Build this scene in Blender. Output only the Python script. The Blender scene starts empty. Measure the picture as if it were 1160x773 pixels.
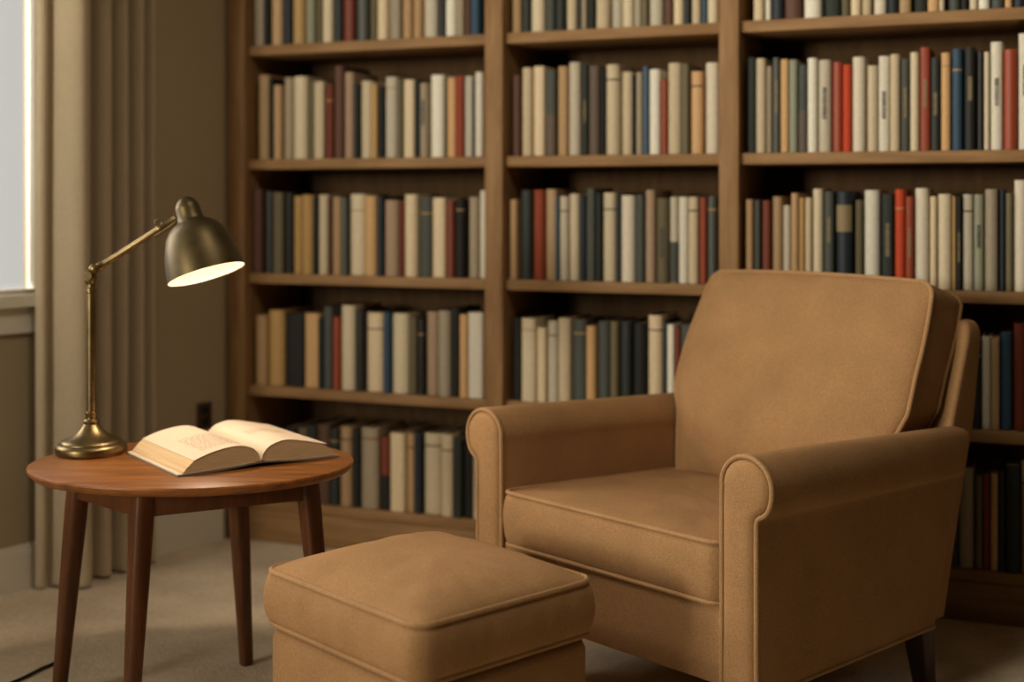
import bpy, math, random
from math import sin, cos, pi, radians
from mathutils import Vector, Matrix, noise

SC = bpy.context.scene
COL = SC.collection
YAW = radians(22.068)
cY, sY = cos(YAW), sin(YAW)

def lin(c):
    return tuple(((v/255)/12.92 if v/255 <= .04045 else ((v/255+.055)/1.055)**2.4) for v in c)

# ------------------------------------------------------------------ materials
def new_mat(name):
    m = bpy.data.materials.new(name); m.use_nodes = True
    nt = m.node_tree; b = nt.nodes['Principled BSDF']
    return m, nt, b

def N(nt, kind, **kw):
    n = nt.nodes.new(kind)
    for k, v in kw.items():
        if k in n.inputs: n.inputs[k].default_value = v
        else: setattr(n, k, v)
    return n

def coords(nt, scale=(1,1,1), obj=True, rot=(0,0,0)):
    tc = N(nt, 'ShaderNodeTexCoord'); mp = N(nt, 'ShaderNodeMapping')
    mp.inputs['Scale'].default_value = scale; mp.inputs['Rotation'].default_value = rot
    nt.links.new(tc.outputs['Object' if obj else 'Generated'], mp.inputs['Vector'])
    return mp.outputs['Vector']

def ramp(nt, fac, stops):
    r = N(nt, 'ShaderNodeValToRGB')
    e = r.color_ramp.elements
    while len(e) < len(stops): e.new(.5)
    for el, (p, c) in zip(e, stops):
        el.position = p; el.color = (*c, 1)
    nt.links.new(fac, r.inputs['Fac'])
    return r.outputs['Color']

def bump(nt, b, height, strength, dist, prev=None):
    bp = N(nt, 'ShaderNodeBump'); bp.inputs['Strength'].default_value = strength
    bp.inputs['Distance'].default_value = dist
    nt.links.new(height, bp.inputs['Height'])
    if prev: nt.links.new(prev, bp.inputs['Normal'])
    if b: nt.links.new(bp.outputs['Normal'], b.inputs['Normal'])
    return bp.outputs['Normal']

def fabric(name, col, var=.12, weave=900, rough=.92, sheen=.06, soft=.004, fold=None):
    m, nt, b = new_mat(name)
    v = coords(nt)
    n1 = N(nt, 'ShaderNodeTexNoise', Scale=9.0, Detail=5.0)
    n2 = N(nt, 'ShaderNodeTexNoise', Scale=float(weave), Detail=2.0)
    n3 = N(nt, 'ShaderNodeTexNoise', Scale=160.0, Detail=4.0)
    for n in (n1, n2, n3): nt.links.new(v, n.inputs['Vector'])
    mx = N(nt, 'ShaderNodeMath', operation='MULTIPLY_ADD'); mx.inputs[1].default_value = .45
    nt.links.new(n3.outputs['Fac'], mx.inputs[0]); nt.links.new(n1.outputs['Fac'], mx.inputs[2])
    lo = tuple(x*(1-var) for x in col); hi = tuple(min(1, x*(1+var)) for x in col)
    n4 = N(nt, 'ShaderNodeTexNoise', Scale=420.0, Detail=3.0); nt.links.new(v, n4.inputs['Vector'])
    m2 = N(nt, 'ShaderNodeMixRGB', blend_type='MULTIPLY'); m2.inputs[0].default_value = 1
    nt.links.new(ramp(nt, mx.outputs[0], [(.45, lo), (1.0, hi)]), m2.inputs[1])
    nt.links.new(ramp(nt, n4.outputs['Fac'], [(.35, (.80, .80, .80)), (.65, (1.10, 1.10, 1.10))]), m2.inputs[2])
    nt.links.new(m2.outputs[0], b.inputs['Base Color'])
    b.inputs['Roughness'].default_value = rough
    b.inputs['Sheen Weight'].default_value = sheen
    b.inputs['Sheen Roughness'].default_value = .5
    b.inputs['Sheen Tint'].default_value = (*[min(1, x*1.8+.1) for x in col], 1)
    b.inputs['Specular IOR Level'].default_value = .2
    p = bump(nt, None, n1.outputs['Fac'], .5, soft)
    p = bump(nt, None, n3.outputs['Fac'], .35, .0012, p)
    bump(nt, b, n2.outputs['Fac'], .45, .0007, p)
    return m

def wood(name, lo, hi, rough=.42, scale=(1, 14, 14), dark=None, coat=0, spec=.4):
    m, nt, b = new_mat(name)
    v = coords(nt, scale)
    n1 = N(nt, 'ShaderNodeTexNoise', Scale=3.0, Detail=6.0, Distortion=.6)
    n2 = N(nt, 'ShaderNodeTexNoise', Scale=22.0, Detail=4.0)
    nt.links.new(v, n1.inputs['Vector']); nt.links.new(v, n2.inputs['Vector'])
    mx = N(nt, 'ShaderNodeMath', operation='MULTIPLY_ADD'); mx.inputs[1].default_value = .35
    nt.links.new(n2.outputs['Fac'], mx.inputs[0]); nt.links.new(n1.outputs['Fac'], mx.inputs[2])
    nt.links.new(ramp(nt, mx.outputs[0], [(.42, lo), (.9, hi)]), b.inputs['Base Color'])
    b.inputs['Roughness'].default_value = rough
    b.inputs['Specular IOR Level'].default_value = spec
    b.inputs['Coat Weight'].default_value = coat
    bump(nt, b, n2.outputs['Fac'], .25, .0006)
    return m

def plain(name, col, rough=.8, spec=.3, metal=0, nscale=30, var=.06, bumpd=.0005, bs=.3):
    m, nt, b = new_mat(name)
    v = coords(nt)
    n1 = N(nt, 'ShaderNodeTexNoise', Scale=float(nscale), Detail=4.0)
    nt.links.new(v, n1.inputs['Vector'])
    lo = tuple(x*(1-var) for x in col); hi = tuple(min(1, x*(1+var)) for x in col)
    nt.links.new(ramp(nt, n1.outputs['Fac'], [(.3, lo), (.7, hi)]), b.inputs['Base Color'])
    b.inputs['Roughness'].default_value = rough
    b.inputs['Specular IOR Level'].default_value = spec
    b.inputs['Metallic'].default_value = metal
    bump(nt, b, n1.outputs['Fac'], bs, bumpd)
    return m

M = {}
M['uph'] = fabric('upholstery', lin((164, 125, 84)))
M['pipe'] = fabric('upholstery_piping', lin((170, 132, 91)), weave=1500)
M['leg'] = wood('dark_leg_wood', lin((44, 26, 16)), lin((66, 40, 24)), scale=(14, 14, 1))
M['case'] = wood('bookcase_wood', lin((126, 92, 56)), lin((158, 122, 80)), rough=.6, scale=(1.5, 16, 16), spec=.25)
M['case_v'] = wood('bookcase_wood_upright', lin((126, 92, 56)), lin((158, 122, 80)), rough=.6, scale=(16, 16, 1.5), spec=.25)
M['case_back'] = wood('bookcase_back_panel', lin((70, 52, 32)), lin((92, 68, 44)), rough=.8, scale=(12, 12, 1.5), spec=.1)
M['table'] = wood('table_top_wood', lin((104, 60, 24)), lin((158, 98, 44)), rough=.4, scale=(2, 18, 16), spec=.35)
M['table_leg'] = wood('table_leg_wood', lin((72, 40, 18)), lin((108, 62, 30)), rough=.4, scale=(16, 16, 1.5), spec=.4)
M['wall'] = plain('wall_paint', lin((166, 148, 118)), .9, .15, nscale=60, var=.02)
M['dark_wall'] = plain('brown_wall_paint', lin((46, 36, 26)), .9, .15, nscale=60, var=.02)
M['trimp'] = plain('white_trim_paint', lin((222, 214, 196)), .55, .3, var=.02)
M['ceil'] = plain('ceiling_paint', lin((150, 138, 118)), .9, .1, var=.02)
M['cord'] = plain('black_rubber', lin((22, 20, 18)), .5, .4)
M['outlet'] = plain('dark_outlet_plastic', lin((70, 50, 34)), .5, .4)
M['gold'] = plain('gilt_lettering', lin((136, 118, 84)), .6, .4)
M['ink'] = plain('printed_ink', lin((150, 125, 100)), .9, .1)

def carpet():
    m, nt, b = new_mat('beige_carpet')
    v = coords(nt)
    n1 = N(nt, 'ShaderNodeTexNoise', Scale=5.0, Detail=6.0)
    n2 = N(nt, 'ShaderNodeTexNoise', Scale=240.0, Detail=3.0)
    n3 = N(nt, 'ShaderNodeTexVoronoi', Scale=150.0)
    n4 = N(nt, 'ShaderNodeTexNoise', Scale=60.0, Detail=4.0)
    for n in (n1, n2, n3, n4): nt.links.new(v, n.inputs['Vector'])
    mx = N(nt, 'ShaderNodeMath', operation='MULTIPLY_ADD'); mx.inputs[1].default_value = .5
    nt.links.new(n4.outputs['Fac'], mx.inputs[0]); nt.links.new(n1.outputs['Fac'], mx.inputs[2])
    nt.links.new(ramp(nt, mx.outputs[0], [(.5, lin((188, 168, 138))), (1.0, lin((230, 211, 181)))]), b.inputs['Base Color'])
    b.inputs['Roughness'].default_value = 1
    b.inputs['Specular IOR Level'].default_value = .05
    b.inputs['Sheen Weight'].default_value = .2
    p = bump(nt, None, n4.outputs['Fac'], .35, .003)
    p = bump(nt, None, n3.outputs['Distance'], .4, .002, p)
    bump(nt, b, n2.outputs['Fac'], .6, .002, p)
    return m
M['carpet'] = carpet()

def brass(lo=lin((112, 94, 62)), hi=lin((146, 126, 88))):
    m, nt, b = new_mat('aged_brass')
    v = coords(nt)
    n1 = N(nt, 'ShaderNodeTexNoise', Scale=25.0, Detail=5.0)
    nt.links.new(v, n1.inputs['Vector'])
    nt.links.new(ramp(nt, n1.outputs['Fac'], [(.3, lo), (.75, hi)]), b.inputs['Base Color'])
    b.inputs['Metallic'].default_value = 1
    b.inputs['Roughness'].default_value = .36
    bump(nt, b, n1.outputs['Fac'], .1, .0005)
    return m
M['brass'] = brass()
def shade_metal():
    m = brass(lin((74, 62, 38)), lin((92, 78, 50))); m.name = 'aged_brass_satin'
    b = m.node_tree.nodes['Principled BSDF']; b.inputs['Roughness'].default_value = .45; b.inputs['Metallic'].default_value = .8
    return m
M['shade'] = shade_metal()
M['enamel'] = plain('white_enamel', lin((245, 238, 222)), .5, .4, var=.01)

def emis(name, col, s):
    m, nt, b = new_mat(name)
    b.inputs['Base Color'].default_value = (*col, 1)
    b.inputs['Emission Color'].default_value = (*col, 1); b.inputs['Emission Strength'].default_value = s
    return m
M['bulb'] = emis('lit_bulb', (1, .78, .5), 12)

def glass():
    m, nt, b = new_mat('window_glass')
    out = nt.nodes['Material Output']; nt.nodes.remove(b)
    tr = N(nt, 'ShaderNodeBsdfTransparent'); gl = N(nt, 'ShaderNodeBsdfGlossy', Roughness=.02)
    fr = N(nt, 'ShaderNodeFresnel', IOR=1.45); mx = N(nt, 'ShaderNodeMixShader')
    nt.links.new(fr.outputs[0], mx.inputs[0]); nt.links.new(tr.outputs[0], mx.inputs[1]); nt.links.new(gl.outputs[0], mx.inputs[2])
    nt.links.new(mx.outputs[0], out.inputs['Surface'])
    return m
M['glass'] = glass()

def cloth_curtain():
    m = fabric('linen_curtain', lin((206, 187, 156)), var=.05, weave=500, sheen=.1, soft=.001)
    nt = m.node_tree; b = nt.nodes['Principled BSDF']; out = nt.nodes['Material Output']
    tl = N(nt, 'ShaderNodeBsdfTranslucent'); tl.inputs['Color'].default_value = (*lin((220, 205, 175)), 1)
    mx = N(nt, 'ShaderNodeMixShader'); mx.inputs[0].default_value = .22
    nt.links.new(b.outputs[0], mx.inputs[1]); nt.links.new(tl.outputs[0], mx.inputs[2]); nt.links.new(mx.outputs[0], out.inputs['Surface'])
    return m
M['curtain'] = cloth_curtain()

def paper():
    m, nt, b = new_mat('book_page_paper')
    v = coords(nt, (30, 3, 900))
    n1 = N(nt, 'ShaderNodeTexNoise', Scale=1.0, Detail=3.0)
    nt.links.new(v, n1.inputs['Vector'])
    nt.links.new(ramp(nt, n1.outputs['Fac'], [(.3, lin((188, 156, 112))), (.7, lin((214, 184, 142)))]), b.inputs['Base Color'])
    b.inputs['Roughness'].default_value = .85; b.inputs['Specular IOR Level'].default_value = .15
    bump(nt, b, n1.outputs['Fac'], .35, .0008)
    return m
M['paper'] = paper()
M['aged'] = plain('aged_dimmed_page_edges', lin((128, 104, 74)), .9, .1, nscale=80, var=.1)  # aged paper tone, darkened further so lit book tops look shaded
M['page'] = plain('open_page_paper', lin((212, 192, 166)), .85, .15, var=.015)
M['cover'] = plain('grey_book_cover', lin((120, 104, 86)), .7, .3)

# ------------------------------------------------------------------ mesh helpers
def link(name, verts, faces, mat, parent=None, smooth=40, loc=None, rotz=None, uv=None):
    me = bpy.data.meshes.new(name)
    me.from_pydata([tuple(v) for v in verts], [], faces); me.validate(); me.update()
    import bmesh
    bm = bmesh.new(); bm.from_mesh(me)
    bmesh.ops.remove_doubles(bm, verts=bm.verts, dist=1e-6)
    bmesh.ops.recalc_face_normals(bm, faces=bm.faces); bm.to_mesh(me); bm.free()
    me.materials.append(mat)
    if smooth:
        me.shade_smooth(); me.set_sharp_from_angle(angle=radians(smooth))
    o = bpy.data.objects.new(name, me); COL.objects.link(o)
    if parent: o.parent = parent
    if loc is not None: o.location = loc
    if rotz is not None: o.rotation_euler = (0, 0, rotz)
    return o

def tag(o, label=None, cat=None, group=None, kind=None):
    if label: o['label'] = label
    if cat: o['category'] = cat
    if group: o['group'] = group
    if kind: o['kind'] = kind
    return o

def empty(name, loc, rotz, label, cat, group=None):
    o = bpy.data.objects.new(name, None); COL.objects.link(o)
    o.location = loc; o.rotation_euler = (0, 0, rotz); o.empty_display_size = .1
    return tag(o, label, cat, group)

class MB:
    def __init__(s): s.v = []; s.f = []
    def add(s, v, f):
        b = len(s.v); s.v += [Vector(p) for p in v]; s.f += [tuple(i+b for i in q) for q in f]; return s
    def box(s, x0, x1, y0, y1, z0, z1, bev=0):
        if not bev:
            return s.add([(x0,y0,z0),(x1,y0,z0),(x1,y1,z0),(x0,y1,z0),(x0,y0,z1),(x1,y0,z1),(x1,y1,z1),(x0,y1,z1)],
                         [(0,3,2,1),(4,5,6,7),(0,1,5,4),(1,2,6,5),(2,3,7,6),(3,0,4,7)])
        b = bev; rings = []
        def rect(i, z):
            r = []
            for (cx, cy, a0) in ((x1-b, y1-b, 0), (x0+b, y1-b, 90), (x0+b, y0+b, 180), (x1-b, y0+b, 270)):
                for k in range(3):
                    a = radians(a0+45*k); r.append((cx+(b-i)*cos(a), cy+(b-i)*sin(a), z))
            return r
        rings = [rect(b*.9, z0), rect(b*.3, z0+b*.3), rect(0, z0+b), rect(0, z1-b), rect(b*.3, z1-b*.3), rect(b*.9, z1)]
        return s.loft(rings, True)
    def loft(s, rings, caps=True, closed=True):
        n = len(rings[0]); v = [p for r in rings for p in r]; f = []
        for i in range(len(rings)-1):
            for j in range(n if closed else n-1):
                k = (j+1) % n
                f.append((i*n+j, i*n+k, (i+1)*n+k, (i+1)*n+j))
        if caps:
            f.append(tuple(range(n-1, -1, -1))); f.append(tuple((len(rings)-1)*n+j for j in range(n)))
        return s.add(v, f)
    def lathe(s, prof, seg=48, mtx=None):
        rings = [[Vector((r*cos(2*pi*k/seg), r*sin(2*pi*k/seg), h)) for k in range(seg)] for r, h in prof]
        if mtx: rings = [[mtx @ p for p in r] for r in rings]
        return s.loft(rings, True)
    def tube(s, pts, r, seg=10, closed=False, flat=1.0):
        pts = [Vector(p) for p in pts]; n = len(pts); rings = []
        up = None
        for i in range(n):
            if closed: t = pts[(i+1) % n]-pts[(i-1) % n]
            else: t = pts[min(i+1, n-1)]-pts[max(i-1, 0)]
            t = t.normalized()
            if up is None:
                up = Vector((0,0,1)) if abs(t.z) < .9 else Vector((1,0,0))
            a = (up - t*up.dot(t)).normalized(); b = t.cross(a); up = a
            rr = r[i] if isinstance(r, (list, tuple)) else r
            rings.append([pts[i]+a*rr*cos(2*pi*k/seg)+b*rr*sin(2*pi*k/seg) for k in range(seg)])
        if closed:
            # match the seam by the nearest rotation
            r0 = rings[0]; best = min(range(seg), key=lambda q: (rings[-1][0]-r0[q]).length)
            rings.append([r0[(k+best) % seg] for k in range(seg)])
            return s.loft(rings, False)
        return s.loft(rings, True)
    def obj(s, name, mat, parent=None, **k): return link(name, s.v, s.f, mat, parent, **k)

def rrect(hx, hy, r, seg=8, mid=8):
    """closed loop of a rounded rectangle, evenly parametrised, midpoints on the straights"""
    P = []
    cs = [(hx-r, hy-r, 0), (-hx+r, hy-r, 90), (-hx+r, -hy+r, 180), (hx-r, -hy+r, 270)]
    for i, (cx, cy, a0) in enumerate(cs):
        for k in range(seg+1):
            a = radians(a0+90*k/seg); P.append((cx+r*cos(a), cy+r*sin(a)))
        nx, ny, a1 = cs[(i+1) % 4]
        p0 = P[-1]; a = radians(a1); p1 = (nx+r*cos(a), ny+r*sin(a))
        for k in range(1, mid+1):
            t = k/(mid+1); P.append((p0[0]+(p1[0]-p0[0])*t, p0[1]+(p1[1]-p0[1])*t))
    return P

def cushion(hx, hy, th, r, crown, bulge, bcrown=.0, pipe=.0052, mapf=None, wob=.0015, seed=0, ripple=.0022):
    """box cushion with welted edges. returns (body MB, piping MB). z from 0 to th, crown above th"""
    base = rrect(hx, hy, r, 8, 34)
    def nz(p, s=7.0, a=wob):
        return a*noise.noise(Vector((p[0]*s+seed, p[1]*s, p[2]*s if len(p) > 2 else 0)))
    def mk(sc, z, bul=0):
        out = []
        for (x, y) in base:
            L = math.hypot(x/hx, y/hy) or 1
            px, py = x*sc, y*sc
            # sides bulge, most in mid side
            d = bul
            px += d*(x/hx if abs(x) > hx-r-1e-6 else 0)*(1 if abs(x) > hx-r else 0)
            py += d*(y/hy if abs(y) > hy-r-1e-6 else 0)*(1 if abs(y) > hy-r else 0)
            out.append((px, py, z))
        return out
    rings = []
    # bottom cap
    for k in (.02, .2, .4, .6, .75, .87, .95): rings.append(mk(k, -bcrown*(1-k**3)))
    SN = 12
    for i in range(SN+1):
        t = i/SN
        b = bulge*(4*t*(1-t))**.6
        ring = []
        for (x, y, z) in mk(1, th*t, b):
            rp = ripple*(4*t*(1-t))*noise.noise(Vector((x*42+seed, y*42, z*6)))
            L = math.hypot(x, y); ring.append((x*(1+rp/L), y*(1+rp/L), z))
        rings.append(ring)
    for k in (.994, .985, .97, .95, .92, .86, .78, .68, .56, .44, .3, .16, .02):
        e = 1-k
        rings.append([(x, y, (z := th+crown*(max(0, 1-(abs(x)/hx)**3.2)*max(0, 1-(abs(y)/hy)**3.2))**.6)+nz((x, y, z))*min(1, e*6)+nz((x*2.5, y*2.5, z), 9)*.6*min(1, e*6)) for (x, y, _) in mk(k, z)])
    mf = mapf or (lambda p: p)
    body = MB(); body.loft([[mf(p) for p in rr] for rr in rings], True)
    pp = MB()
    pp.tube([mf((x, y, th+pipe*.2)) for x, y, _ in mk(1+pipe*.3/hx, 0)], pipe, 8, closed=True)
    pp.tube([mf((x, y, 0+pipe*.2)) for x, y, _ in mk(1+pipe*.3/hx, 0)], pipe, 8, closed=True)
    return body, pp

def cam_to_world(X, Z, h=0): return Vector((X*cY-Z*sY, X*sY+Z*cY, h))

# ------------------------------------------------------------------ the room
WD = Vector((.29712, .95484, 0)); WN = Vector((.95484, -.29712, 0)); W0 = Vector((-2.358, 3.448, 0))
def wp(a, off, z): return W0 - WD*a + WN*off + Vector((0, 0, z))      # a = distance from the corner, off = into the room
ROOM_H = 2.55
fl = MB(); fl.box(-5.4, 1.8, -2.9, 4.1, -.06, 0); tag(fl.obj('floor', M['carpet'], smooth=0), kind='structure')
cl = MB(); cl.box(-5.4, 1.8, -2.9, 4.1, ROOM_H, ROOM_H+.06); tag(cl.obj('ceiling', M['ceil'], smooth=0), kind='structure')
b = MB(); b.box(-2.6, 1.8, 3.80, 3.9, 0, ROOM_H); tag(b.obj('wall_back', M['wall'], smooth=0), kind='structure')
b = MB(); b.box(1.6, 1.7, -2.7, 3.8, 0, ROOM_H); tag(b.obj('wall_right', M['dark_wall'], smooth=0), kind='structure')
b = MB(); b.box(-4.6, -4.2, -2.8, -2.7, 0, ROOM_H); b.box(-2.4, 1.7, -2.8, -2.7, 0, ROOM_H)
b.box(-4.2, -2.4, -2.8, -2.7, 0, .35); b.box(-4.2, -2.4, -2.8, -2.7, 2.35, ROOM_H)
g = MB(); g.box(-4.17, -2.43, -2.772, -2.768, .38, 2.32); g = g.obj('window_2', M['glass'], smooth=0); tag(g, kind='structure')  # unseen window, added as an opening for the front fill light
f = MB()
for x0, x1, z0, z1 in ((-4.2, -4.15, .35, 2.35), (-2.45, -2.4, .35, 2.35), (-4.15, -2.45, .35, .40), (-4.15, -2.45, 2.30, 2.35)): f.box(x0, x1, -2.79, -2.74, z0, z1)
f.obj('window_frame', M['trimp'], g, smooth=0)
tag(b.obj('wall_front', M['dark_wall'], smooth=0), kind='structure')
TH = .16
def wslab(mb, a0, a1, z0, z1, o0=-TH, o1=0.0):
    P = [wp(a0, o0, z0), wp(a1, o0, z0), wp(a1, o1, z0), wp(a0, o1, z0), wp(a0, o0, z1), wp(a1, o0, z1), wp(a1, o1, z1), wp(a0, o1, z1)]
    mb.add(P, [(0,1,2,3),(4,7,6,5),(0,4,5,1),(1,5,6,2),(2,6,7,3),(3,7,4,0)]); return mb
wl = MB()
WIN = [(.575, 2.30, .79, 2.38)]
wslab(wl, 0, .575, 0, ROOM_H); wslab(wl, 2.30, 6.45, 0, ROOM_H)
for a0, a1, z0, z1 in WIN:
    wslab(wl, a0, a1, 0, z0); wslab(wl, a0, a1, z1, ROOM_H)
# short return beside the bookcase, back to the rear wall
wl.box(-2.52, -2.358, 3.448, 3.80, 0, ROOM_H)
tag(wl.obj('wall_left', M['wall'], smooth=0), kind='structure')
for i, (a0, a1, z0, z1) in enumerate(WIN):
    g = MB(); wslab(g, a0+.03, a1-.03, z0+.03, z1-.03, -.052, -.048)
    g = g.obj('window_%d' % (i+1), M['glass'], smooth=0); tag(g, kind='structure')
    f = MB()
    o0, o1 = -.07, -.03
    wslab(f, a0, a0+.045, z0, z1, o0, o1); wslab(f, a1-.045, a1, z0, z1, o0, o1)
    wslab(f, a0+.045, a1-.045, z0, z0+.014, o0, o1); wslab(f, a0+.045, a1-.045, z1-.045, z1, o0, o1)
    am = (a0+a1)/2
    wslab(f, am-.02, am+.02, z0+.014, z1-.045, o0, o1)
    f.obj('window_frame', M['trimp'], g, smooth=0)
    s = MB(); wslab(s, a0+.045, a1+.02, z0-.028, z0+.002, -.12, .045); s.obj('window_sill', M['trimp'], g, smooth=0)
t = MB(); wslab(t, .64, 2.32, .69, .762, 0, .016); tag(t.obj('trim_1', M['trimp'], smooth=0), kind='structure')
b = MB(); wslab(b, .01, 6.3, 0, .105, 0, .014); wslab(b, .01, 6.3, .105, .12, 0, .009)
tag(b.obj('baseboard_left', M['trimp'], smooth=0), kind='structure')

# wall outlet
o = empty('wall_outlet', wp(.075, 0, .39), math.atan2(WN.y, WN.x)+pi/2, 'small dark wall outlet beside the bookcase, low behind the table', 'outlet')
p = MB(); p.box(-.028, .028, -.007, 0, -.04, .04, .003); p.obj('face_plate', M['outlet'], o)
p = MB()
for z in (-.018, .018): p.box(-.013, .013, -.011, -.006, z-.012, z+.012, .002)
p.obj('socket', M['cord'], o)

# curtain
prof = [(.662,.045),(.655,.062),(.645,.066),(.636,.060),(.628,.048),(.620,.060),(.612,.092),(.598,.122),(.578,.138),(.556,.134),(.540,.112),(.530,.070),(.522,.040),
        (.512,.036),(.505,.060),(.496,.092),(.478,.104),(.462,.094),(.453,.060),(.447,.036),(.440,.040),(.432,.075),(.418,.096),(.404,.088),(.396,.055),(.389,.034),
        (.382,.044),(.372,.078),(.358,.092),(.346,.080),(.338,.048),(.331,.032),(.324,.046),(.314,.072),(.304,.076),(.294,.060),(.286,.034)]
def catmull(P, n=4):
    out = []
    for i in range(len(P)-1):
        p0 = P[max(i-1, 0)]; p1 = P[i]; p2 = P[i+1]; p3 = P[min(i+2, len(P)-1)]
        for k in range(n):
            t = k/n
            out.append(tuple(.5*((2*p1[d])+(-p0[d]+p2[d])*t+(2*p0[d]-5*p1[d]+4*p2[d]-p3[d])*t*t+(-p0[d]+3*p1[d]-3*p2[d]+p3[d])*t**3) for d in range(len(p1))))
    out.append(tuple(P[-1])); return out
cp = catmull(prof, 4)
rings = []
for k in range(13):
    z = .012+(2.42-.012)*k/12
    row = []
    for i, (a, off) in enumerate(cp):
        da = .004*noise.noise(Vector((a*9, z*1.1, 3))); do = .010*noise.noise(Vector((a*12, z*1.3, 7)))*(1-z/2.6)
        fl_ = 1+.10*(1-z/2.4)
        row.append((a+da, .05+(off-.05)*fl_+do))
    rings.append((z, row))
cm = MB()
front = [[wp(a, o, z) for a, o in row] for z, row in rings]
def offset_row(z, row, d):
    out = []
    for i, (a, o) in enumerate(row):
        a0, o0 = row[max(i-1, 0)]; a1, o1 = row[min(i+1, len(row)-1)]
        tx, ty = a1-a0, o1-o0; L = math.hypot(tx, ty) or 1
        out.append(wp(a - ty/L*d, o + tx/L*d, z))
    return out
back = [offset_row(z, row, .0025) for z, row in rings]
loops = [f+bk[::-1] for f, bk in zip(front, back)]
cm.loft(loops, True)
cur = cm.obj('curtain', M['curtain'], smooth=60)
tag(cur, 'full length beige curtain drawn back in deep folds beside the window', 'curtain')
r = empty('curtain_rod', wp(1.2, .085, 2.445), math.atan2(WD.y, WD.x), 'brass curtain rod above the left window', 'curtain rod')
rm = MB(); rm.tube([(-1.3, 0, 0), (1.0, 0, 0)], .012, 12); rm.obj('pole', M['brass'], r)
for x in (-1.2, .93):
    rm = MB(); rm.tube([(x, 0, 0), (x, .085, 0)], .008, 8); rm.obj('bracket', M['brass'], r)

# ------------------------------------------------------------------ bookcase
BX = [(-2.347, -2.286), (-1.485, -1.430), (-.810, -.757), (.36, .415)]      # uprights
YF, YB = 3.455, 3.795
SH = [(1.52), (1.17), (.82), (.475), (.127)]
bc = empty('bookcase', (-.97, 3.62, 0), 0, 'tall brown wooden bookcase of three bays filled with books', 'bookcase')
def bcobj(mb, name, mat):
    for v in mb.v: v -= Vector((-.97, 3.62, 0))
    return mb.obj(name, mat, bc)
for i, (x0, x1) in enumerate(BX):
    m_ = MB(); m_.box(x0, x1, YF, YB-.012, 0, 2.2, .003)
    bcobj(m_, 'side_panel' if i in (0, 3) else 'divider', M['case_v'])
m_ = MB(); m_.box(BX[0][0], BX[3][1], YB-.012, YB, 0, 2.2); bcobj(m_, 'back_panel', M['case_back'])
m_ = MB(); m_.box(BX[0][0]-.01, BX[3][1]+.01, YF-.012, YB, 2.2, 2.24, .004); bcobj(m_, 'top_board', M['case'])
for i in range(3):
    x0, x1 = BX[i][1], BX[i+1][0]
    for h in SH+[1.87]:
        m_ = MB(); m_.box(x0, x1, YF+.022, YB-.012, h-.03, h, .002); bcobj(m_, 'shelf', M['case'])
    m_ = MB(); m_.box(x0, x1, YF+.014, YF+.034, 0, .097, .002); bcobj(m_, 'plinth', M['case'])

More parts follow.
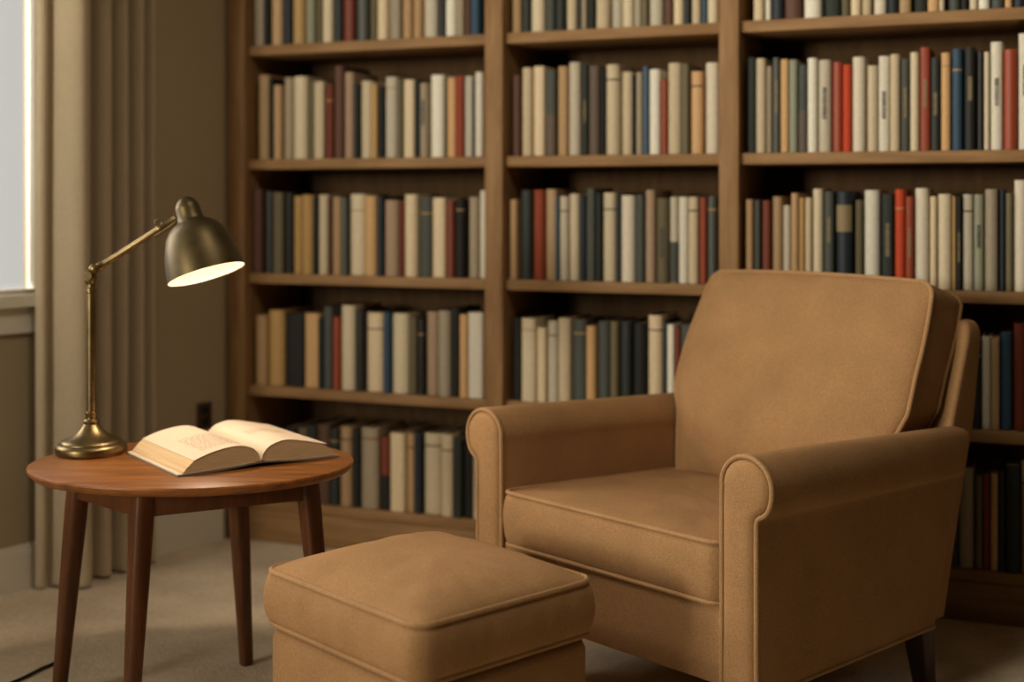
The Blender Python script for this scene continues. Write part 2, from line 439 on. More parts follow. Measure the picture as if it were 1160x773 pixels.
# ------------------------------------------------------------------ books
ROWS = {
('left',1):'-2281,-2240,226,g -2240,-2218,220,k -2218,-2174,234,t -2170,-2142,222,n -2138,-2094,218,y -2090,-2058,234,a -2054,-2036,258,e -2034,-1996,253,c -1995,-1963,251,d -1961,-1923,225,h -1917,-1877,240,s -1875,-1852,228,e -1848,-1810,223,c -1805,-1768,220,g -1761,-1731,225,t -1730,-1701,259,t -1694,-1649,254,l -1647,-1627,253,k -1625,-1591,253,w -1589,-1564,224,g -1562,-1545,230,m -1544,-1517,244,b',
('left',2):'-2259,-2218,260,t -2218,-2205,249,k -2205,-2174,227,t -2170,-2138,250,g -2136,-2086,251,c -2082,-2064,230,e -2062,-2028,233,c -2022,-1996,221,h -1995,-1960,278,m -1958,-1926,258,p -1925,-1911,222,d -1909,-1867,231,c -1866,-1844,219,y -1842,-1823,212,k -1821,-1779,239,l -1779,-1763,230,e -1761,-1725,229,c -1723,-1707,228,d -1706,-1679,218,g1 -1677,-1633,241,w -1631,-1624,229,e -1622,-1594,231,o -1593,-1565,234,r -1563,-1538,233,l -1537,-1530,222,d -1529,-1504,243,w',
('left',3):'-2289,-2252,258,m -2250,-2207,251,k -2205,-2170,249,e -2169,-2142,248,k -2140,-2107,237,y -2106,-2064,241,y -2063,-2052,237,d -2050,-2014,241,c -2013,-2000,234,m -1999,-1967,234,t -1966,-1948,234,s -1946,-1892,243,c -1890,-1848,237,o -1846,-1825,237,n -1823,-1776,225,p -1773,-1759,220,h -1758,-1714,242,c -1711,-1669,234,s -1666,-1624,232,c -1622,-1594,224,h -1593,-1565,227,k -1555,-1522,234,g -1519,-1495,253,w',
('left',4):'-2269,-2229,215,t -2228,-2170,232,y -2168,-2103,224,k -2100,-2049,226,o -2048,-2033,212,k -2032,-2000,249,s -1997,-1974,219,r -1973,-1923,254,c -1921,-1888,242,k -1886,-1828,235,c -1826,-1801,238,b -1799,-1744,236,c -1742,-1716,227,e -1713,-1690,223,k -1689,-1652,244,p -1649,-1607,249,g -1605,-1579,257,k -1577,-1553,240,o -1551,-1504,247,w',
('left',5):'-2162,-2122,226,k -2120,-2083,226,e -2081,-2055,234,d -2054,-2009,240,m -2008,-1976,230,d -1975,-1932,239,t -1930,-1906,232,k -1903,-1844,241,g -1837,-1806,217,h2 -1803,-1755,232,c -1754,-1725,231,t -1723,-1702,236,n -1698,-1642,236,c -1637,-1599,239,c -1597,-1570,227,d -1568,-1537,247,k -1536,-1508,249,c',
('middle',1):'-1418,-1390,249,t -1387,-1360,255,d -1359,-1318,256,c -1314,-1285,219,s -1283,-1255,243,d -1251,-1221,247,c -1219,-1205,239,d -1204,-1190,223,g -1189,-1169,237,d -1165,-1125,219,c -1121,-1090,259,l -1087,-1055,256,c -1054,-1034,241,g -1034,-1014,229,e -1011,-972,258,l -971,-948,242,m -947,-916,256,c -915,-895,255,d -893,-869,239,c -868,-852,234,b -851,-821,243,c',
('middle',2):'-1415,-1390,231,m -1383,-1354,250,c -1349,-1316,253,c -1312,-1282,241,s2 -1275,-1248,250,t -1244,-1209,260,l -1207,-1190,252,d1 -1185,-1152,248,q -1150,-1139,241,k -1137,-1096,250,c -1092,-1060,229,c -1058,-1050,219,k -1050,-1030,226,g -1029,-1012,241,b -1011,-979,232,w -977,-960,203,r -959,-920,247,c -919,-899,244,e -893,-861,222,o -858,-821,245,w',
('middle',3):'-1420,-1398,227,t -1394,-1357,254,d -1352,-1318,254,r -1315,-1283,256,t -1281,-1273,236,b -1272,-1245,236,l -1244,-1213,243,c -1211,-1192,238,n -1190,-1166,258,s -1163,-1147,245,d -1145,-1107,246,c -1106,-1093,243,d -1092,-1051,238,w -1049,-1025,240,s -1023,-995,253,p -992,-956,231,e1 -953,-930,234,l2 -929,-902,234,w -901,-874,234,c -873,-854,231,r -852,-826,236,s',
('middle',4):'-1416,-1389,235,k -1386,-1342,236,c -1338,-1312,211,c -1311,-1280,230,l -1277,-1239,240,c -1237,-1194,237,s -1193,-1163,221,o -1160,-1124,235,s -1123,-1097,236,e -1095,-1062,237,d -1058,-1020,234,k -1017,-974,256,c -973,-960,241,d -959,-940,233,w -939,-923,225,h -922,-889,235,s -887,-856,240,c -854,-826,246,t',
('right',1):'-725,-697,235,c -695,-680,223,w -678,-643,229,n -642,-599,253,m -594,-547,217,w -538,-499,217,d -496,-475,244,e -473,-447,228,c -447,-424,240,c -415,-383,237,w -382,-355,231,n -352,-323,262,t -317,-285,224,d -283,-257,234,o -256,-242,225,c -234,-205,245,s -203,-188,228,k -183,-165,232,c -163,-135,250,w -132,-103,230,s -101,-83,241,o -81,-54,258,n -52,-25,220,c -23,-5,218,t',
('right',2):'-740,-720,254,d -718,-692,250,c -691,-676,229,g -675,-655,251,s1 -652,-632,245,o -631,-608,243,a -606,-585,229,s2 -584,-558,246,w -557,-522,240,l1 -519,-494,233,r -493,-470,225,R -469,-436,244,w -433,-405,221,c -404,-376,244,w1 -375,-350,247,c -348,-327,235,s1 -326,-303,250,c -302,-277,262,r1 -276,-253,235,d1 -251,-228,246,o -225,-199,255,b -196,-168,257,k1 -166,-150,247,k -149,-136,244,c -134,-105,268,w1 -104,-71,248,r -69,-39,286,w1 -38,-19,269,n -18,2,262,c',
('right',3):'-745,-725,227,t -723,-707,225,s -701,-680,225,h -677,-650,235,t -647,-627,212,l -626,-605,244,t -604,-590,232,y -589,-571,232,c -570,-543,255,c -540,-515,248,s1 -511,-469,248,n3 -463,-444,226,e -440,-400,251,w -395,-367,242,d1 -364,-338,253,R -337,-317,235,r1 -314,-280,256,w -278,-261,235,c -259,-226,241,c -225,-216,235,y -215,-202,235,k1 -200,-175,240,l -174,-150,240,a1 -147,-116,253,g -112,-101,253,n -99,-81,243,e -79,-48,275,w -46,-25,254,h -23,-5,254,c',
('right',4):'-234,-211,211,c -209,-186,234,h -184,-156,219,k -154,-134,231,l -133,-113,231,t -111,-84,243,b -81,-51,266,h -49,-26,251,c -24,-1,262,k',
('right',5):'-249,-226,242,k -223,-212,233,s -211,-172,251,g -170,-153,232,e -152,-137,233,r -135,-117,240,o -115,-101,241,n -99,-65,265,d -63,-41,278,t -39,-16,263,k',

}
PAL = {  # code: (srgb, word)
 'c': ((206, 187, 153), 'cream'), 'w': ((222, 212, 190), 'off-white'), 'l': ((184, 176, 156), 'pale grey'), 'g': ((156, 142, 118), 'grey-beige'),
 't': ((172, 140, 100), 'tan'), 'y': ((178, 142, 86), 'ochre'), 'o': ((204, 160, 108), 'peach'), 'p': ((160, 136, 112), 'dusty rose'),
 'k': ((33, 31, 27), 'black'), 'n': ((34, 41, 48), 'navy'), 'b': ((46, 70, 90), 'blue'), 'd': ((40, 45, 39), 'dark green'),
 's': ((74, 77, 70), 'slate'), 'a': ((140, 142, 120), 'sage'), 'e': ((104, 94, 68), 'olive'), 'r': ((148, 66, 40), 'brick red'),
 'R': ((188, 70, 36), 'bright red'), 'h': ((112, 50, 30), 'dark red'), 'm': ((92, 60, 44), 'brown'), 'q': ((96, 82, 70), 'grey-brown'),
}
RB = random.Random(11)
MC = {}
def book_mat(code):
    k = (code, RB.randrange(4))
    if k not in MC:
        j = 1+RB.uniform(-.12, .10); w_ = RB.uniform(-.04, .04)
        c = lin(PAL[code][0]); c = (c[0]*j*(1+w_), c[1]*j, c[2]*j*(1-w_))
        MC[k] = plain('book_cloth_%s_%d' % (PAL[code][1].replace(' ', '_').replace('-', '_'), k[1]), c, RB.uniform(.45, .75), .35, nscale=90, var=.07, bumpd=.0006)
    return MC[k]
ORD = 'first second third fourth fifth sixth seventh eighth ninth tenth eleventh twelfth thirteenth fourteenth fifteenth sixteenth seventeenth eighteenth nineteenth twentieth twenty-first twenty-second twenty-third twenty-fourth twenty-fifth twenty-sixth twenty-seventh twenty-eighth twenty-ninth thirtieth thirty-first thirty-second'.split()
SHN = {1: 'top visible shelf', 2: 'second shelf', 3: 'third shelf', 4: 'fourth shelf', 5: 'bottom shelf'}
MARK = {'1': 'titled', '2': 'two-tone', '3': 'gilt-blocked'}

def make_book(x0, x1, h, code, mark, z):
    w = (x1-x0)/1000.; cx = (x0+x1)/2000.; h = h/1000.
    w = max(w-.0012, .007); cx = min(max(cx, BX[{'left': 0, 'middle': 1, 'right': 2}[bay]][1]+w/2+.0012), BX[{'left': 1, 'middle': 2, 'right': 3}[bay]][0]-w/2-.0012)
    D = RB.uniform(.155, .185); y0 = 3.483+RB.choice((0, 0, .003, .006, .012)); hw = w/2
    mat = book_mat(code)
    round_ = min(.017, w*.42)*RB.choice((1, 1, .8, .5))
    SG = 8
    arc = [(hw*cos(pi+pi*k/SG), round_+round_*sin(pi+pi*k/SG)) for k in range(SG+1)]   # from -hw to +hw, bulging to -y
    tk = .0026 if w > .014 else .0016
    arc_i = [((hw-tk)*cos(pi+pi*k/SG), round_+tk*.6+(round_)*sin(pi+pi*k/SG)*.8) for k in range(SG+1)]
    outer = [(-hw, D)]+arc+[(hw, D)]
    inner = [(-hw+tk, D)]+arc_i+[(hw-tk, D)]
    n = len(outer); mb = MB(); V = []; F = []
    e = .0012
    for zz, ins in ((0, e), (e, 0), (h-e, 0), (h, e)):
        for (x, y) in outer:
            V.append((x*(1-ins/hw), y+(ins if y < round_ else 0), zz))
    for zz in (0, h):
        for (x, y) in inner: V.append((x, y, zz))
    for r_ in range(3):
        for j in range(n-1): F.append((r_*n+j, r_*n+j+1, (r_+1)*n+j+1, (r_+1)*n+j))
    ib, it = 4*n, 5*n
    for j in range(n-1):
        F.append((ib+j, it+j, it+j+1, ib+j+1))
        F.append((j, ib+j, ib+j+1, j+1)); F.append((3*n+j, 3*n+j+1, it+j+1, it+j))
    for s_ in (0, n-1):
        F.append((s_, n+s_, 2*n+s_, 3*n+s_, it+s_, ib+s_))
    mb.add(V, F)
    o = mb.obj('book', mat, None, smooth=35)
    o.location = (cx, y0, z)
    # page block
    pb = MB(); q = .003
    yi = round_+tk*.6
    pb.box(-hw+tk, hw-tk, yi*.6+.001, D-.004, q, h-q*1.1)
    pb.obj('page_block', M['aged'], o, smooth=0)
    def band(z0, z1, m_, name, wf=.92, lift=.0004):
        bm_ = MB(); aa = [(hw*wf*cos(pi+pi*k/SG), round_+round_*sin(pi+pi*k/SG)*1.0-lift-(1-wf)*round_*.25) for k in range(SG+1)]
        if wf >= 1: aa = [((hw+lift)*cos(pi+pi*k/SG), round_+(round_+lift)*sin(pi+pi*k/SG)) for k in range(SG+1)]
        else: aa = [a_ for a_ in [((hw+lift)*cos(pi+pi*k/SG), round_+(round_+lift)*sin(pi+pi*k/SG)) for k in range(SG+1)]][1:-1]
        rr = [[(x, y, zz) for x, y in aa]+[(x*.97, y+lift*1.5, zz) for x, y in aa[::-1]] for zz in (z0, z1)]
        bm_.loft(rr, True); return bm_.obj(name, m_, o, smooth=50)
    if mark == '1':
        dark = code in 'kndshmbRr'
        zc = h*RB.uniform(.45, .6); L = h*RB.uniform(.22, .36)
        # a column of small title strokes running up the spine
        tb = MB(); zz = zc-L/2
        ww = min(hw*.35, .005)
        while zz < zc+L/2:
            ln = RB.uniform(.003, .011); tb.box(-ww, ww, -.0007, .002, zz, zz+ln*.45); zz += ln*.45+.0016
        tb.obj('spine_title', M['gold'] if dark else M['cord'], o, smooth=0)
    elif mark == '2':
        band(.002, h*.48, book_mat({'s': 'q', 'l': 's', 'h': 'k'}.get(code, 'q')), 'spine_band', 1.0)
    elif mark == '3':
        band(h*.58, h*.86, M['gold'], 'title_block', .8)
    elif RB.random() < .3 and w > .02:
        z_ = h*RB.uniform(.78, .86)
        band(z_, z_+.004, book_mat(RB.choice('ykh' if code in 'cwlgto' else 'yt')), 'spine_band', 1.0)
    return o

for (bay, row), txt in ROWS.items():
    items = [t_.split(',') for t_ in txt.split()]
    words = []
    for it in items:
        code = it[3][0]; wd = PAL[code][1]
        if len(it[3]) > 1: wd = MARK[it[3][1]]+' '+wd
        words.append(wd)
    n = len(items)
    for i, it in enumerate(items):
        x0, x1, h = int(it[0]), int(it[1]), int(it[2])
        o = make_book(x0, x1, h, it[3][0], it[3][1:], SH[row-1]+.0003)
        wd = words[i]; place = '%s of the %s bay' % (SHN[row], bay)
        trip = [(words[j-1] if j else 'panel', words[j], words[j+1] if j < n-1 else 'panel') for j in range(n)]
        size = 'thin ' if x1-x0 < 20 else ('thick ' if x1-x0 > 52 else '')
        if words.count(wd) == 1:
            lab = 'the only %s book on the %s' % (wd, place)
        elif i and i < n-1 and trip.count(trip[i]) == 1:
            lab = '%s book between %s and %s, %s' % (wd, trip[i][0], trip[i][2], place)
            if len(lab.split()) > 15: lab = '%s book, %s from left, %s' % (size+wd, ORD[i], place)
        else:
            k = words[:i+1].count(wd)
            lab = '%s of the %s books from the left, %s' % (ORD[k-1], wd, place)
        tag(o, lab, 'book', 'books on the %s' % place)

# ------------------------------------------------------------------ side table
tb = empty('side_table', cam_to_world(-.668, 2.77), YAW, 'round-topped brown wooden side table on splayed legs, under the brass lamp', 'table')
TT = .50; AX, AY = .336, .258
m_ = MB()
def ell(k, z, seg=96): return [((AX-k)*cos(2*pi*i/seg), (AY-k)*sin(2*pi*i/seg), z) for i in range(seg)]
m_.loft([ell(.022, TT-.022), ell(.010, TT-.019), ell(.002, TT-.010), ell(0, TT-.005), ell(.0012, TT-.0015), ell(.004, TT)], True)
m_.obj('table_top', M['table'], tb)
LEGS = [(-.238, .006), (-.058, -.163), (.240, -.010), (.056, .168)]
for (x, y) in LEGS:
    ang = math.atan2(y, x); bx, by = x*1.0+.045*cos(ang)*(1.0), y+.045*sin(ang)
    m_ = MB(); rr = []
    for z, hw in ((0, .0115), (.004, .013), (.15, .0158), (.30, .0190), (.40, .0205), (.478, .0205)):
        t_ = z/.478; cx, cy = bx+(x-bx)*t_, by+(y-by)*t_
        loop = rrect(hw, hw, hw*.55, 3, 0); a = radians(42)
        rr.append([(cx+p[0]*cos(a)-p[1]*sin(a), cy+p[0]*sin(a)+p[1]*cos(a), z) for p in loop])
    m_.loft(rr, True); m_.obj('leg', M['table_leg'], tb)
for i in range(4):
    p, q = Vector((*LEGS[i], 0)), Vector((*LEGS[(i+1) % 4], 0)); d = (q-p).normalized(); nrm = Vector((-d.y, d.x, 0))
    p = p+d*.014; q = q-d*.014
    off = -nrm*.006
    m_ = MB(); V = []
    for z in (.425, .478):
        for pt in (p, q): V += [pt+off-nrm*.009+Vector((0, 0, z)), pt+off+nrm*.009+Vector((0, 0, z))]
    m_.add(V, [(0, 1, 3, 2), (4, 6, 7, 5), (0, 4, 5, 1), (2, 3, 7, 6), (0, 2, 6, 4), (1, 5, 7, 3)])
    m_.obj('apron', M['table_leg'], tb, smooth=0)

# ------------------------------------------------------------------ desk lamp
lp = empty('desk_lamp', cam_to_world(-.9085, 2.86, TT), YAW, 'aged brass desk lamp, lit, with tilted bell shade on the side table', 'lamp')
m_ = MB(); m_.lathe([(.001,0),(.072,0),(.0742,.003),(.075,.007),(.075,.014),(.073,.019),(.069,.022),(.065,.0235),(.0645,.026),(.062,.029),(.054,.032),(.044,.036),(.034,.042),(.0255,.050),(.0195,.058),(.016,.064),(.001,.065)], 64)
m_.obj('base', M['brass'], lp)
m_ = MB(); m_.lathe([(.001,.060),(.015,.062),(.0175,.066),(.0175,.070),(.0125,.074),(.0115,.082),(.013,.0845),(.013,.088),(.0100,.090),(.0097,.20),(.0097,.345),(.0118,.347),(.0118,.356),(.0085,.358),(.0085,.366),(.001,.367)], 32)
m_.obj('pole', M['brass'], lp)
E_ = Vector((.006, 0, .395)); A1 = Vector((.190, -.004, .511)); ad = (A1-E_).normalized()
def align(d, at):
    q = Vector(d).normalized().to_track_quat('Z', 'Y'); return Matrix.Translation(at) @ q.to_matrix().to_4x4()
# elbow
m_ = MB()
m_.lathe([(.001,-.015),(.007,-.0145),(.0105,-.011),(.0118,-.006),(.0122,0),(.0118,.006),(.0105,.011),(.007,.0145),(.001,.015)], 24, Matrix.Translation((-.001, 0, .378)) @ Matrix.Rotation(radians(15), 4, 'Y'))
m_.lathe([(.001,-.013),(.0088,-.013),(.0098,-.010),(.0098,.010),(.0088,.013),(.001,.013)], 24, align((0, -1, 0), (-.004, 0, .384)))
m_.obj('elbow_joint', M['brass'], lp)
kn = MB(); kn.lathe([(.001,0),(.006,0),(.0095,.003),(.0105,.008),(.0095,.013),(.005,.016),(.001,.0165)], 24, align((-.15, -.98, .1), (.012, -.008, .398)))
kn.obj('knob', M['brass'], lp)
m_ = MB()
m_.lathe([(.001,0),(.008,.001),(.0095,.008),(.0092,.020),(.0072,.024),(.0070,.028),(.0070,(A1-E_).length*.74),(.0082,(A1-E_).length*.75),(.0085,(A1-E_).length*.80),(.0072,(A1-E_).length*.81),(.0072,(A1-E_).length*.97),(.001,(A1-E_).length)], 24, align(ad, E_))
m_.obj('arm', M['brass'], lp)
# ring screw and stay on the arm
m_ = MB(); c_ = E_+ad*((A1-E_).length*.78)+Vector((-.002, -.003, .013))
m_.tube([c_+Vector((.0075*cos(a_), -.001, .0075*sin(a_))) for a_ in [2*pi*k/20 for k in range(20)]], .0017, 8, closed=True)
m_.obj('ring_screw', M['brass'], lp)
m_ = MB(); p0 = E_+ad*.155-Vector((0, .002, .010)); m_.tube([p0, p0+ad*.04, p0+ad*.06+Vector((0, 0, .004))], .0035, 8); m_.obj('stay', M['brass'], lp)
# shade
KT = Vector((.201, 0, .553)); SD = Vector((.305, -.15, -.94)).normalized()
sm = align(SD, KT)
m_ = MB(); m_.lathe([(.001,0),(.008,.001),(.0155,.005),(.0205,.011),(.0245,.018),(.0262,.025),(.0262,.0295),(.0248,.0305),(.001,.030)], 48, sm); m_.obj('shade_cap', M['shade'], lp)
outer = [(.0245,.0265),(.0265,.0275),(.0266,.030),(.0274,.042),(.0288,.052),(.0305,.0555),(.042,.061),(.053,.070),(.0625,.084),(.069,.100),(.0752,.120),(.0795,.142),(.0822,.160),(.0836,.172),(.0840,.1755)]
inner = [(r_-.0018, h_+.001) for r_, h_ in outer[::-1]][1:]
m_ = MB(); prof_ = outer+[(.0825, .1755)]
rings = [[sm @ Vector((r_*cos(2*pi*k/64), r_*sin(2*pi*k/64), h_)) for k in range(64)] for r_, h_ in prof_]
m_.loft(rings, False); sh = m_.obj('shade', M['shade'], lp, smooth=50)
m_ = MB(); rings = [[sm @ Vector((r_*cos(2*pi*k/64), r_*sin(2*pi*k/64), h_)) for k in range(64)] for r_, h_ in [(.0825, .1755)]+inner]
m_.loft(rings, False); m_.obj('shade_lining', M['enamel'], sh, smooth=50)
m_ = MB(); m_.lathe([(.001,.045),(.013,.046),(.014,.075),(.020,.085),(.027,.098),(.029,.110),(.026,.123),(.016,.132),(.001,.135)], 32, sm); m_.obj('bulb', M['bulb'], lp)
L = bpy.data.lights.new('lamp_light', 'SPOT'); L.energy = 5.6; L.color = (1, .79, .60); L.shadow_soft_size = .026; L.spot_size = radians(150); L.spot_blend = .5
lo = bpy.data.objects.new('lamp_light', L); COL.objects.link(lo); lo.parent = lp
lo.location = KT+SD*.150; lo.rotation_euler = (-SD).to_track_quat('Z', 'Y').to_euler()

# power cord on the floor
P = [cam_to_world(X, Z, .004) for X, Z in ((-1.20, 2.66), (-1.12, 2.79), (-1.073, 2.874), (-1.047, 2.944), (-1.030, 2.985), (-1.036, 3.046), (-1.086, 3.214), (-1.138, 3.387), (-1.172, 3.50))]
P = [Vector((*p, .004)) for p in catmull([(q.x, q.y) for q in P], 8)]
m_ = MB(); m_.tube(P, .0035, 8); c_ = m_.obj('power_cord', M['cord'])
tag(c_, 'thin black power cord lying on the carpet left of the side table', 'cord')

# ------------------------------------------------------------------ open book
A_ = cam_to_world(-.660, 2.611, TT)
bd = cam_to_world(.817, .577)
ob = empty('open_book', A_, math.atan2(bd.y, bd.x), 'thick book lying open on the side table beside the lamp', 'book')
BL = .292
def prism(mb, poly, y0, y1, skew=0, seg=1):
    mb.loft([[(x, y0+(y1-y0)*k/seg, z) for x, z in poly] for k in range(seg+1)], True); return mb
cov = catmull([(-.002, .0015), (.08, .0030), (.155, .0085), (.178, .0095), (.20, .0085), (.28, .0030), (.357, .0015)], 4)
m_ = MB(); prism(m_, [(x, z+.0012) for x, z in cov]+[(x, z-.0014) for x, z in cov[::-1]], -.003, BL+.003); m_.obj('cover', M['cover'], ob, smooth=30)
left = catmull([(.011, .0060), (.021, .0165), (.034, .0280)], 3)[:-1]+catmull([(.034, .0280), (.070, .0400), (.110, .0468), (.138, .0462), (.160, .0385), (.172, .0260), (.177, .0125)], 5)
lowl = [(.165, .0108), (.12, .0085), (.08, .0055)]
m_ = MB(); prism(m_, left+lowl, 0, BL); m_.obj('page_block', M['paper'], ob, smooth=30)
right = catmull([(.179, .0125), (.184, .0270), (.200, .0410), (.225, .0478), (.246, .0476), (.280, .0410), (.318, .0320)], 5)+[(.336, .0200), (.351, .0060)]
lowr = [(.28, .0055), (.23, .0080), (.19, .0108)]
m_ = MB(); prism(m_, right+lowr, 0, BL); m_.obj('page_block', M['paper'], ob, smooth=30)
# top leaves of each side
lt = [p for p in left if p[0] >= .0339]
m_ = MB(); prism(m_, [(x, z+.0014) for x, z in lt]+[(x, z+.0002) for x, z in lt[::-1]], -.001, BL+.001); m_.obj('top_page', M['page'], ob, smooth=30)
rt = [p for p in right if p[0] <= .319]+[(.328, .0305)]
m_ = MB(); prism(m_, [(x, z+.0016) for x, z in rt]+[(x, z+.0003) for x, z in rt[::-1]], -.001, BL+.001); m_.obj('top_page', M['page'], ob, smooth=30)
# fanned leaves against the left cover and right cover
for q, (pl) in enumerate(([(.000, .0048), (.06, .0062), (.12, .0092), (.165, .0110)], [(.353, .0052), (.29, .0062), (.23, .0088), (.19, .0112)])):
    pc = catmull(pl, 4); m_ = MB()
    for d_ in (0, .0014): prism(m_, [(x, z+d_*(1 if q else 1)-.0012) for x, z in pc]+[(x, z+d_-.0017) for x, z in pc[::-1]], -.0015, BL+.001)
    m_.obj('loose_leaf', M['page'], ob, smooth=30)
def surf(P, x):
    for (x0, z0), (x1, z1) in zip(P, P[1:]):
        if x0 <= x <= x1: return z0+(z1-z0)*(x-x0)/(x1-x0)
    return P[-1][1]
RT = random.Random(5)
def text_lines(P, xa, xb, ys, lift):
    mb = MB()
    for y in ys:
        x = xa+RT.uniform(0, .004); xe = xb-RT.uniform(0, .012)
        while x < xe:
            w_ = RT.uniform(.004, .012)
            n_ = 3; top = []
            for k in range(n_+1):
                xx = min(x+w_*k/n_, xb); top.append((xx, surf(P, xx)))
            for (xA, zA), (xB, zB) in zip(top, top[1:]):
                mb.add([(xA, y, zA+lift), (xB, y, zB+lift), (xB, y+.0022, zB+lift), (xA, y+.0022, zA+lift)], [(0, 1, 2, 3)])
            x += w_+.0028
    return mb
text_lines(lt, .062, .150, [.035+.0085*k for k in range(16)], .00165).obj('printed_text', M['ink'], ob, smooth=0)
text_lines(rt, .205, .300, [.12+.0085*k for k in range(5)], .00185).obj('printed_text', M['ink'], ob, smooth=0)

# ------------------------------------------------------------------ armchair
CA = math.atan2(-.741, .672)+YAW
CH = cam_to_world(.1826, 2.657)
ac = empty('armchair', CH, CA, 'brown upholstered armchair with rolled arms in front of the bookcase', 'armchair')
def rear(h):
    pts = [(.0, .585), (.15, .606), (.47, .718), (.57, .752), (.78, .822), (.9, .86)]
    for (a, b_), (c, d) in zip(pts, pts[1:]):
        if h <= c: return b_+(d-b_)*(h-a)/(c-a)
    return pts[-1][1]
LB = .150
# arm cross-section (w from inner 0 outward, h)
def arm_section():
    P = [(.000, LB+.0), (.000, .25), (.000, .40), (.000, .50), (.001, .525)]
    for k in range(0, 13):                     # over the top of the roll
        a = pi - pi*k/12; P.append((.060+.060*cos(a), .530+.058*sin(a)))
    P += [(.1195, .515), (.116, .500), (.109, .487), (.099, .478), (.0895, .473), (.0865, .466), (.0860, .45), (.0860, .38), (.0860, .28), (.0860, .20), (.0860, LB)]
    return P
AS = arm_section()
IN = .300
def arm_map(side, w, h, u, grow=0):
    # u 0..1 along depth
    drop = .034*u
    hh = h if h < .44 else h-drop*min(1, (h-.44)/.06)
    R = rear(hh)-.004
    if w > .086: w = .086+(w-.086)*(1-.82*u**1.4)
    return Vector((side*(IN+w), u*R, hh))
def inset_loop(P, d):
    n = len(P); out = []
    for i in range(n):
        a, b_, c = Vector(P[i-1]), Vector(P[i]), Vector(P[(i+1) % n])
        t_ = (c-a); t_ = t_.normalized() if t_.length else Vector((1, 0))
        nn = Vector((t_.y, -t_.x))
        out.append((b_.x+nn.x*d, b_.y+nn.y*d))
    return out
for side, nm in ((-1, 'left'), (1, 'right')):
    m_ = MB(); rings = []
    cen = (.05, .36)
    for u, ins in ((.0, .004), (.006, .001), (.014, 0), (.1, 0), (.25, 0), (.4, 0), (.55, 0), (.7, 0), (.85, 0), (.975, 0), (.992, .002), (1.0, .006)):
        lp_ = inset_loop(AS, ins)
        rings.append([arm_map(side, w, h, u)+Vector((side*.0012*noise.noise(Vector((w*9, h*9, u*6+side*3))), 0, .002*noise.noise(Vector((w*5, 3, u*5+side))) if h > .5 else 0)) for w, h in lp_])
    m_.loft(rings, True); arm = m_.obj('armrest', M['uph'], ac, smooth=50)
    # front facing panel, slightly padded, inside the welt
    fp = inset_loop(AS, .0085); m_ = MB(); rings = []
    for ins, y in ((0, .004), (0, -.001), (.004, -.0065), (.012, -.0095), (.022, -.0105)):
        rings.append([Vector((side*(IN+w), y, h)) for w, h in inset_loop(fp, ins)])
    m_.loft(rings, True); m_.obj('front_panel', M['uph'], arm, smooth=60)
    m_ = MB(); m_.tube([(side*(IN+.086), y_*rear(LB)*.985, LB+.003) for y_ in (0, .2, .4, .6, .8, 1)], .004, 8); m_.obj('bottom_piping', M['pipe'], arm)
    wl_ = [Vector((side*(IN+w), -.002, h)) for w, h in catmull(inset_loop(AS, .004), 2)]
    m_ = MB(); m_.tube(wl_, .0046, 8); m_.obj('piping', M['pipe'], arm)
# seat base (frame)
m_ = MB(); rings = []
for z, i_ in ((LB, .006), (LB+.006, .001), (.20, 0), (.27, 0), (.296, .002)):
    rings.append([(-IN-.002, .004+i_, z), (-.15, .004+i_-.002, z), (0, .004+i_-.003, z), (.15, .004+i_-.002, z), (IN+.002, .004+i_, z), (IN+.002, rear(z)-.03, z), (-IN-.002, rear(z)-.03, z)])
m_.loft(rings, True); m_.obj('seat_base', M['uph'], ac, smooth=50)
# back frame
def rearf(h):
    pts = [(.0, .66), (.12, .685), (.46, .785), (.55, .818), (.76, .856), (.9, .868)]
    for (a, b_), (c, d) in zip(pts, pts[1:]):
        if h <= c: return b_+(d-b_)*(h-a)/(c-a)
    return pts[-1][1]
m_ = MB(); rings = []
for z in (LB, .25, .35, .44, .50, .54, .57, .60, .65, .70, .735, .755, .768, .775, .778):
    top = max(0, (z-.735)/.043)
    hw = .357
    hw -= .022*(1-math.sqrt(max(0, 1-top*top)))
    th_ = .10 if z < .57 else .10-(z-.57)*.2
    sink = .020*(1-math.sqrt(max(0, 1-top*top)))
    r1 = rearf(z)-sink*.6; r0 = rearf(z)-th_+sink*.4
    loop = rrect(hw, (r1-r0)/2, min(.011, (r1-r0)/2*.9), 5, 3)
    rings.append([(x, y+(r0+r1)/2, z) for x, y in loop])
m_.loft(rings, True); bf = m_.obj('backrest_frame', M['uph'], ac, smooth=60)
# seat cushion
def seat_map(p):
    x, y, z = p
    yy = y+.286
    return Vector((x, yy, .305+z-.030*max(0, yy/.57)-(.004 if z < .02 else 0)))
bd_, pp_ = cushion(IN-.004, .290, .108, .030, .022, .009, mapf=seat_map, seed=2, wob=.004)
sc_ = bd_.obj('seat_cushion', M['uph'], ac, smooth=70); pp_.obj('piping', M['pipe'], sc_)
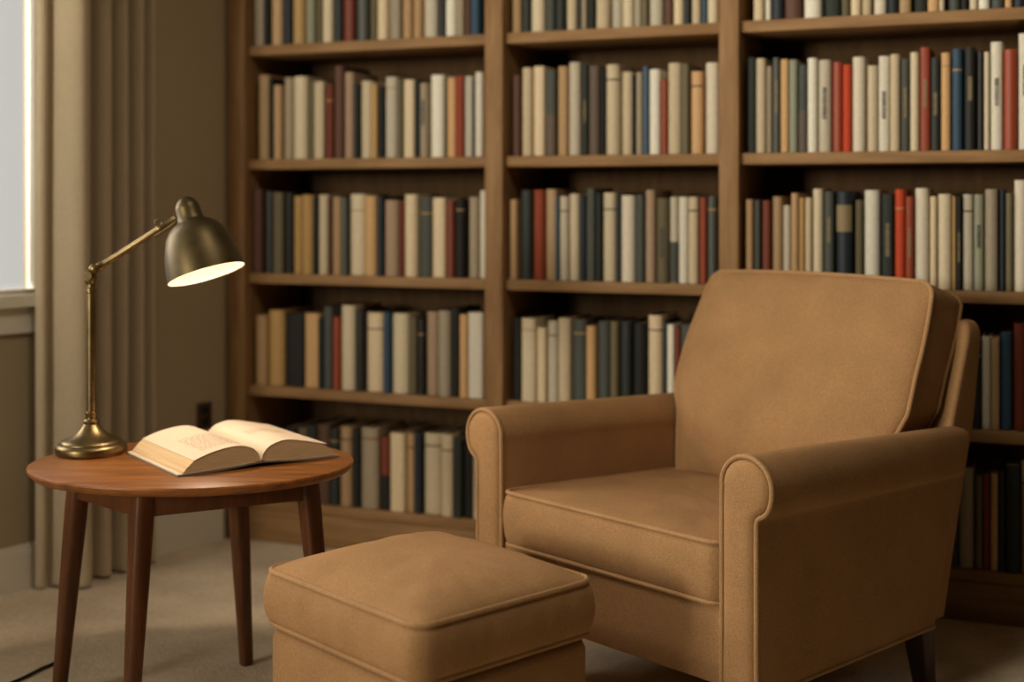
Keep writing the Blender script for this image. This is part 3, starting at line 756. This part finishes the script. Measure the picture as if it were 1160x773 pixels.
# back cushion: local x across, y up the back, z forward
FS = [(.36, .565), (.45, .567), (.52, .570), (.57, .582), (.67, .622), (.79, .685), (.865, .722), (.93, .75)]
def fs(h):
    for (a, b_), (c, d) in zip(FS, FS[1:]):
        if h <= c: return b_+(d-b_)*(h-a)/(c-a)
    return FS[-1][1]
CH_, CC = .245, .617       # half height, centre height
def back_map(p):
    x, y, z = p             # z: 0 back seam .. .125 front seam, beyond = crown
    h = CC+y
    k = (y/CH_)             # -1..1
    # taper: narrow between the arms, widest above them, a little narrower at the top
    wd_ = 1.0
    if h < .59: wd_ = .918+.082*max(0, (h-.53)/.06)
    if h > .70: wd_ = 1-.05*((h-.70)/.17)**1.5
    tilt = .030*(z-.125 if z > 0 else -.125)
    return Vector((x*wd_+.006, fs(h)+.122-z, h-(.122-z)*.30*max(0, k)**1.5+.008*(1-(x/.34)**2)*max(0, k)))
bd_, pp_ = cushion(.321, CH_, .122, .030, .046, .004, bcrown=.01, mapf=back_map, seed=9, wob=.006)
bk = bd_.obj('back_cushion', M['uph'], ac, smooth=70); pp_.obj('piping', M['pipe'], bk)
for sx in (-1, 1):
    for yy, rk in ((.045, 0), (.60, .03)):
        m_ = MB(); cx = sx*.345; rr = []
        for z, hw in ((0, .016), (.003, .0175), (LB+.01, .026)):
            y_ = yy+rk*(1-z/LB)
            rr.append([(cx+px_, y_+py_, z) for px_, py_ in rrect(hw, hw, .004, 2, 0)])
        m_.loft(rr, True); m_.obj('leg', M['leg'], ac)

# ------------------------------------------------------------------ ottoman
OT = cam_to_world(-.151, 2.356)
ot = empty('ottoman', OT, CA, 'brown upholstered footstool with a piped cushion in front of the armchair', 'footstool')
def om(p): return Vector((p[0], p[1], p[2]+.288))
bd_, pp_ = cushion(.222, .195, .092, .032, .038, .012, mapf=om, seed=5, wob=.004)
c_ = bd_.obj('cushion', M['uph'], ot, smooth=70); pp_.obj('piping', M['pipe'], c_)
m_ = MB(); rings = []
for z, i_ in ((.045, .012), (.049, .004), (.06, 0), (.17, 0), (.262, 0), (.274, .004), (.281, .016), (.284, .04)):
    rings.append([(x, y, z) for x, y in rrect(.221-i_, .194-i_, .03, 6, 3)])
m_.loft(rings, True); m_.obj('base', M['uph'], ot, smooth=60)
for sx in (-1, 1):
    for sy in (-1, 1):
        m_ = MB(); rr = [[(sx*.18+p_[0], sy*.155+p_[1], z) for p_ in rrect(hw, hw, .004, 2, 0)] for z, hw in ((0, .015), (.05, .02))]
        m_.loft(rr, True); m_.obj('leg', M['leg'], ot)

# ------------------------------------------------------------------ light
W = bpy.data.worlds.new('overcast_sky'); SC.world = W; W.use_nodes = True
bg = W.node_tree.nodes['Background']; bg.inputs['Color'].default_value = (.86, .84, .78, 1); bg.inputs['Strength'].default_value = .74
def area(name, a, z, sx, sy, e, col, off=-.3, tilt=0, turn=0):
    L = bpy.data.lights.new(name, 'AREA'); L.shape = 'RECTANGLE'; L.size = sx; L.size_y = sy; L.energy = e; L.color = col
    o = bpy.data.objects.new(name, L); COL.objects.link(o); o.location = wp(a, off, z)
    d = (Matrix.Rotation(radians(turn), 3, 'Z') @ WN+Vector((0, 0, -tilt))).normalized()
    o.rotation_euler = (-d).to_track_quat('Z', 'Y').to_euler(); return o
area('daylight_window', 1.60, 1.65, 1.25, 1.4, 58, (1, .95, .86), off=-.34, tilt=.2, turn=22)
def fill_area(name, loc, size, e, col, d, spread=180):
    L = bpy.data.lights.new(name, 'AREA'); L.size = size; L.energy = e; L.color = col; L.spread = radians(spread)
    o = bpy.data.objects.new(name, L); COL.objects.link(o); o.location = loc; o.rotation_euler = (-Vector(d)).to_track_quat('Z', 'Y').to_euler()
fill_area('front_fill_light', (-3.6, -3.15, 1.75), 1.1, 165, (1, .93, .78), (.50, .80, .39), 94)  # added fill from behind the camera, shining through the added window
fill_area('overhead_fill_light', (-.75, 1.95, 2.42), .5, 13, (1, .90, .74), (0, 0, -1))  # added overhead fill, no ceiling fixture belongs to it

# ------------------------------------------------------------------ camera
cd = bpy.data.cameras.new('camera'); cam = bpy.data.objects.new('camera', cd); COL.objects.link(cam)
cam.location = (0, 0, 1.05); cam.rotation_euler = (radians(90), 0, YAW)
cd.sensor_width = 36; cd.lens = 1500/1160*36; cd.shift_y = -(386.5-225)/1160
cd.clip_start = .05; cd.clip_end = 50
cd.dof.use_dof = True; cd.dof.focus_distance = 2.52; cd.dof.aperture_fstop = 1.7
SC.camera = cam
SC.view_settings.view_transform = 'Standard'; SC.view_settings.look = 'None'
SC.view_settings.gamma = 1; SC.view_settings.use_curve_mapping = False; SC.view_settings.exposure = -.08
SC.cycles.use_denoising = True
SC.cycles.max_bounces = 8; SC.cycles.diffuse_bounces = 3; SC.cycles.sample_clamp_indirect = 6
